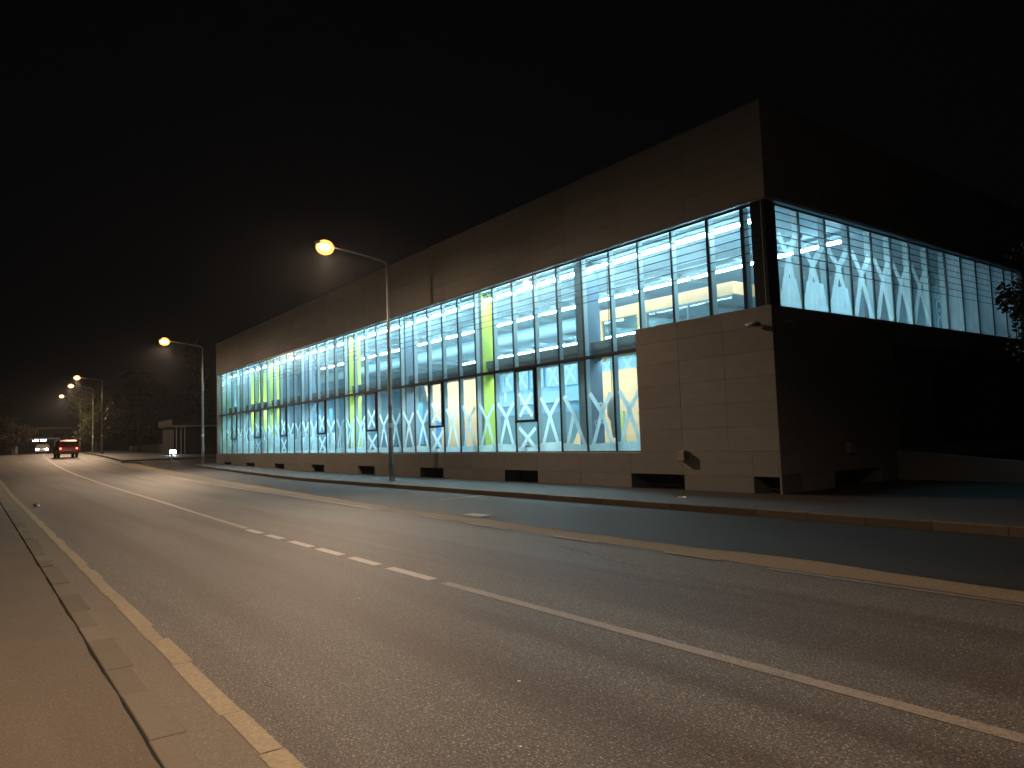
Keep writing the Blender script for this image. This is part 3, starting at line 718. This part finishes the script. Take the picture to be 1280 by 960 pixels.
for (x, y, s, lb) in ((-3.9, 2.9, .010, 'tiny pale chip on the asphalt at the bottom centre'), (-3.1, 2.3, .007, 'smallest pale chip on the near lane at the bottom edge'),
                      (-6.6, .1, .014, 'pale chip on the left footway beside the crack'), (-3.6, .15, .009, 'pale chip on the left footway at the bottom corner'), (-7.0, 3.2, .010, 'tiny pale chip on the near lane below the centre dashes')):
    t = MB(); t.box(-s, s, -s*.6, s*.6, 0, s*.3); t.build('pebble', LIT, None, (x, y, .016 if y < .7 else .002), x*3)
    o = bpy.data.objects[[q.name for q in COL.objects][-1]]; tag(o, lb, 'litter', 'pale chips on the asphalt')

# ------------------------------------------------------------------ vehicles
RED = new_mat('dark red car paint', (.22, .012, .012), .25, .2)
WINDOW = new_mat('dark car glass', (.03, .03, .03), .06, spec=.8)
TAIL = new_mat('lit tail lamp', (.7, .02, .02), .3, emit=(1, .10, .05), strength=10)
HEADL = new_mat('lit headlamp', (.9, .9, .9), .3, emit=(1, .88, .72), strength=160)
TYRE = new_mat('tyre rubber', (.02, .02, .02), .9)
PLATE = new_mat('white plate', (.7, .7, .66), .5)
def car(name, paint, front=False, tall=1.78):
    """length along x, front towards -x"""
    r = empty(name); L_ = 4.3; Wd = .88
    prof = [(-2.15, .35), (-2.18, .62), (-2.05, .88), (-1.35, 1.02), (-.75, tall-.10), (-.35, tall), (1.65, tall-.02), (1.95, tall-.18), (2.10, 1.05), (2.15, .75), (2.15, .35)]
    def ring(y, inset, top): return [(x*(1-.02*inset), y, z if z < 1.04 else 1.04+(z-1.04)*top) for x, z in prof]
    rings = [ring(-Wd, 1, .96), ring(-Wd*.97, .2, 1)]+[ring(Wd*.97, .2, 1), ring(Wd, 1, .96)]
    # tumblehome: narrow the top
    rings = [[(x, y*(1-.16*max(0, (z-1.04)/(tall-1.04))), z) for x, y, z in rr] for rr in rings]
    MB().loft(rings).build('body', paint, r, smooth=False, bevel=.02)
    MB().box(2.02, 2.06, -.66, .66, 1.08, tall-.26, rot=Matrix.Rotation(radians(-9), 3, 'Y'), about=(2.04, 0, 1.08)).build('rear_window', WINDOW, r)
    MB().box(-1.02, -.98, -.64, .64, 1.0, tall-.14, rot=Matrix.Rotation(radians(36), 3, 'Y'), about=(-1.3, 0, 1.0)).build('windscreen', WINDOW, r)
    for s in (-1, 1):
        MB().prism([(-.75, 1.08), (-.45, tall-.22), (1.55, tall-.22), (1.8, 1.08)], 'y', s*.865, s*.80).build('side_window', WINDOW, r)
        MB().box(2.13, 2.175, s*.70-.07, s*.70+.07, .84, .98).build('tail_light', TAIL, r, bevel=.01)
        MB().box(-2.20, -2.13, s*.62-.16, s*.62+.16, .62, .80).build('headlight', HEADL if front else WINDOW, r, bevel=.01)
        MB().box(-.85, -.65, s*.9-.08, s*.9+.08, 1.02, 1.16).build('wing_mirror', paint, r, bevel=.015)
        for x in (-1.38, 1.32):
            w = MB().tube([(0, -.11, 0), (0, .11, 0)], .32, 18).build('wheel', TYRE, r, (x, s*.78, .32))
            MB().tube([(0, -.112, 0), (0, .112, 0)], .19, 12).build('rim', GREY, w)
    MB().box(2.16, 2.185, -.26, .26, .66, .78).build('number_plate', PLATE, r)
    MB().box(2.10, 2.24, -.84, .84, .36, .56).build('bumper', BLACK, r, bevel=.03)
    return r
c1 = car('car', RED); c1.location = (-86.5, 7.75, g(-86.5)+.0); c1.rotation_euler[2] = radians(1.5)
tag(c1, 'red hatchback driving away with its tail lights lit', 'car')
c2 = car('car', new_mat('silver paint', (.4, .4, .4), .3, .5), True, 1.5); c2.location = (-138, 9.2, g(-138)); c2.rotation_euler[2] = pi-.12
tag(c2, 'distant oncoming car with dazzling headlights behind the red car', 'car')

# ------------------------------------------------------------------ trees and shrubs
BARK = new_mat('bark', (.10, .08, .06), .9)
_b = noise(BARK, 12, 4, .7, stretch=(1, 1, .2)); L(BARK, mixc(BARK, _b, (.05, .04, .03), (.15, .12, .09)), P(BARK).inputs['Base Color'])
def leaf_mat(name, a, b):
    m = new_mat(name, a, .6, spec=.2); n = noise(m, .9, 3, .6); n2 = noise(m, 9, 2, .6)
    L(m, mixc(m, math_(m, 'ADD', math_(m, 'MULTIPLY', n, .6), math_(m, 'MULTIPLY', n2, .4)), a, b), P(m).inputs['Base Color']); return m
LEAF = leaf_mat('green leaves', (.03, .038, .014), (.085, .085, .03)); LEAFD = leaf_mat('dark leaves', (.014, .020, .012), (.030, .038, .022)); LEAFB = leaf_mat('dry leaves', (.035, .028, .018), (.06, .05, .032))
def tree(name, loc, h, cr, leaf, n, seed, label, cat='tree', trunk=.16, low=.3, shape='round', ls=.16, group=None):
    rd = random.Random(seed); r = empty(name, loc); tag(r, label, cat, group)
    t = MB(); tips = []
    bend = [(0, 0, 0)]
    for k in range(1, 6): bend.append((bend[-1][0]+rd.uniform(-.05, .05)*h/5, bend[-1][1]+rd.uniform(-.05, .05)*h/5, h*.82*k/5))
    t.tube(bend, [trunk*(1-.16*k) for k in range(6)], 8)
    for k in range(14):
        z0 = h*rd.uniform(low*.8, .75); f = z0/(h*.82); i = min(4, int(f*5)); q = f*5-i
        base = Vector(bend[i]).lerp(Vector(bend[i+1]), q); a = rd.uniform(0, 2*pi); ln = cr*rd.uniform(.45, .85)
        if shape == 'cone': ln *= max(.2, 1.15-z0/h)
        tip = base+Vector((cos(a)*ln, sin(a)*ln, rd.uniform(.1, .5)*ln)); mid = base.lerp(tip, .5)+Vector((0, 0, -.04*ln))
        t.tube([base, mid, tip], [trunk*.34, trunk*.2, trunk*.07], 5); tips.append(tip)
    t.build('trunk', BARK, r, smooth=True)
    # crown: clumps of small leaf faces spread through an uneven volume
    verts = []; faces = []
    clumps = []
    for k in range(34):
        if shape == 'cone':
            f = rd.random()**.8; z = h*(low+(1-low)*f); rr = cr*(1.05-f)*rd.uniform(.35, 1)
        else:
            f = rd.random(); z = h*(low+(1-low)*f); rr = cr*sqrt(max(0, 1-(2*f-1)**2))*rd.uniform(.3, 1.0)
        a = rd.uniform(0, 2*pi); clumps.append((Vector((cos(a)*rr, sin(a)*rr, z)), cr*rd.uniform(.16, .38)))
    clumps += [(tp, cr*rd.uniform(.15, .3)) for tp in tips]
    for k in range(n):
        c, cs = clumps[rd.randrange(len(clumps))]
        d = Vector((rd.gauss(0, 1), rd.gauss(0, 1), rd.gauss(0, .8))).normalized()*cs*rd.random()**.4
        p = c+d; u = Vector((rd.gauss(0, 1), rd.gauss(0, 1), rd.gauss(0, .6))).normalized(); w = u.cross(Vector((rd.gauss(0, 1), rd.gauss(0, 1), rd.gauss(0, 1)))).normalized()
        s = ls*rd.uniform(.6, 1.3); b0 = len(verts)
        verts += [p-u*s, p+w*s*.45, p+u*s, p-w*s*.45]; faces.append((b0, b0+1, b0+2, b0+3))
    me = bpy.data.meshes.new('crown'); me.from_pydata([tuple(v) for v in verts], [], faces); me.materials.append(leaf)
    put('crown', me, r)
    return r
# tree at the right edge: its crown just enters the frame
tree('tree', (-4.0, 14.8, .13), 4.7, .98, LEAFD, 6500, 3, 'dark leafy young tree at the right edge before the side glass', low=.48, ls=.055, trunk=.06)
tree('tree', (-113, 13.6, 1.3), 8.8, 3.4, LEAF, 5200, 5, 'tree with lamp lit yellowish top beside the far street lamps', low=.22, ls=.24, group='trees at the bend of the road')
tree('tree', (-99, 16.5, 1.2), 9.6, 3.6, LEAFD, 5200, 6, 'broad dark tree just left of the third lamp pole', low=.12, ls=.26, group='trees at the bend of the road')
tree('tree', (-97, 22.5, 1.2), 13.5, 3.2, LEAFD, 5200, 8, 'tall dark conical tree behind the third lamp pole', shape='cone', low=.08, ls=.26, group='trees at the bend of the road')
tree('tree', (-84, 33, .9), 13, 4.2, LEAFD, 5200, 9, 'large dark tree behind the lit gate posts', low=.15, ls=.28)
tree('tree', (-70, 24.5, .6), 10, 2.6, LEAFD, 4200, 10, 'dark slender tree beside the far end of the hall', low=.2, ls=.24)
tree('tree', (-150, 2.6, 1.45), 10.5, 4.2, LEAFB, 4800, 11, 'brownish tree at the left edge of the frame', low=.15, ls=.24)
tree('tree', (-142, 5.4, 1.4), 6.0, 2.6, LEAFB, 3600, 12, 'low brownish tree with forked pale trunk left of the far lights', low=.25, ls=.22)
tree('tree', (-150, 17.5, 1.4), 9, 3.8, LEAFB, 3600, 13, 'distant bare looking tree behind the farthest lamps', low=.15, ls=.22)

# ------------------------------------------------------------------ beyond the hall: gate house, wall, far buildings
gb = empty('gate_house', (-80, 16.6, .86)); tag(gb, 'small dark gate house with a pale canopy edge on posts beyond the hall', 'building')
DK = new_mat('dark render', (.014, .014, .016), .8)
MB().box(-7, -1.6, .3, 6, -.3, 2.9).build('wall', DK, gb)
MB().box(-7.2, 0, 0, 6.3, 2.95, 3.04).build('canopy', new_mat('pale canopy', (.42, .42, .42), .6), gb)
MB().box(-7.3, -.3, -.1, 6.4, 3.045, 3.7).build('roof', DK, gb)
for y in (.25, .68, 1.05): MB().box(-.12, 0, y-.035, y+.035, -.3, 2.948).build('post', new_mat('grey post', (.4, .4, .4), .5), gb)
for y in (1.6, 3.2): MB().box(-1.598, -1.57, y, y+1.2, .9, 2.2).build('window', WINDOW, gb)
fl = empty('floodlight', (-78.8, 16.25, .86)); tag(fl, 'blinding white floodlight near the ground before the gate posts', 'floodlight')
fl.rotation_euler[2] = radians(72)
MB().box(-.04, .04, -.1, .1, -.2, .2).build('stand', GREY, fl)
MB().box(-.30, .30, -.10, .10, .2, .55).build('lamp_body', GREY, fl, bevel=.02)
MB().box(-.27, .27, -.125, -.101, .22, .53).build('lens', new_mat('lit white lens', (.9, .9, .9), .4, emit=(.75, .95, 1), strength=90), fl)
bw = empty('boundary_wall', (-96, 17.2, 1.1)); tag(bw, 'low grey boundary wall along the verge behind the third lamp pole', 'wall')
MB().box(-14, 8, 0, .2, -.3, .9).build('wall_body', new_mat('grey wall', (.05, .05, .05), .8), bw)
MB().box(-14.05, 8.05, -.04, .24, .9, .97).build('coping', new_mat('pale coping', (.12, .12, .12), .7), bw)
# verge and island beyond the side road
strip('verge', rng(-70, -150, 2), lambda x: along(RIGHT, x)+.9, lambda x: along(RIGHT, x)+30, .10, A_WALK, 4)
strip('verge_kerb', rng(-70, -150, 1), lambda x: along(RIGHT, x)+.75, lambda x: along(RIGHT, x)+.9, .12, KERBM, 1)
o = MB().prism([(-67.5, 9.95), (-63.4, 10.85), (-63.2, 11.1), (-67.4, 11.3)], 'z', .42, .60).build('traffic_island', KERBM); tag(o, kind='structure')
bo = empty('bollard', (-66.5, 13.6, g(-66.5)+.0)); tag(bo, 'short pale bollard at the mouth of the side road', 'bollard')
MB().tube([(0, 0, 0), (0, 0, .75)], [.07, .06], 10).build('bollard_post', GREY, bo); MB().tube([(0, 0, .751), (0, 0, .8)], [.065, .03], 10).build('bollard_cap', PLATE, bo)
# far crossing: long flat building with a pale roof edge, lit forecourt canopy
fb = empty('far_building', (-184, 14, 1.5)); tag(fb, 'long low building with a pale roof edge across the end of the road', 'building')
MB().box(0, 12, -9, 24, -.5, 4.8).build('wall', new_mat('dim brown wall', (.09, .08, .07), .8), fb)
MB().box(-.1, 12.3, -9.4, 24.4, 4.8, 5.1).build('roof_edge', new_mat('pale roof edge', (.75, .68, .6), .6), fb)
for k in range(8): MB().box(12.0, 12.06, -8+k*3.6, -6.2+k*3.6, 2.4, 3.9).build('window', WINDOW, fb)
fc = empty('forecourt_canopy', (-162, 9.8, 1.5)); tag(fc, 'small flat forecourt canopy with white lights beneath at the end of the road', 'canopy')
MB().box(-3, 3, -3.5, 3.5, 2.6, 2.8).build('roof', GREY, fc)
for x, y in ((-2, -3.1), (2, -3.1), (-2, 3.1), (2, 3.1)): MB().box(x-.12, x+.12, y-.12, y+.12, -.2, 2.598).build('post', GREY, fc)
for y in (-.75, .45): MB().box(2.6, 3.06, y, y+.85, 2.25, 2.5).build('light_panel', new_mat('lit white panel', (.9, .9, .9), .5, emit=(.8, .92, 1), strength=22), fc)


# ------------------------------------------------------------------ faint haze added for a soft glow around the lamps
HZ = bpy.data.materials.new('lamp glow haze'); HZ.use_nodes = True; HZ.node_tree.nodes.clear()
_v = N(HZ, 'ShaderNodeVolumePrincipled'); _v.inputs['Color'].default_value = (.9, .92, .95, 1); _v.inputs['Density'].default_value = .00022; _v.inputs['Anisotropy'].default_value = .6
L(HZ, _v.outputs[0], N(HZ, 'ShaderNodeOutputMaterial').inputs['Volume'])
hz = MB().box(-260, 40, -60, 60, -1.2, 18).build('haze', HZ); tag(hz, kind='stuff')
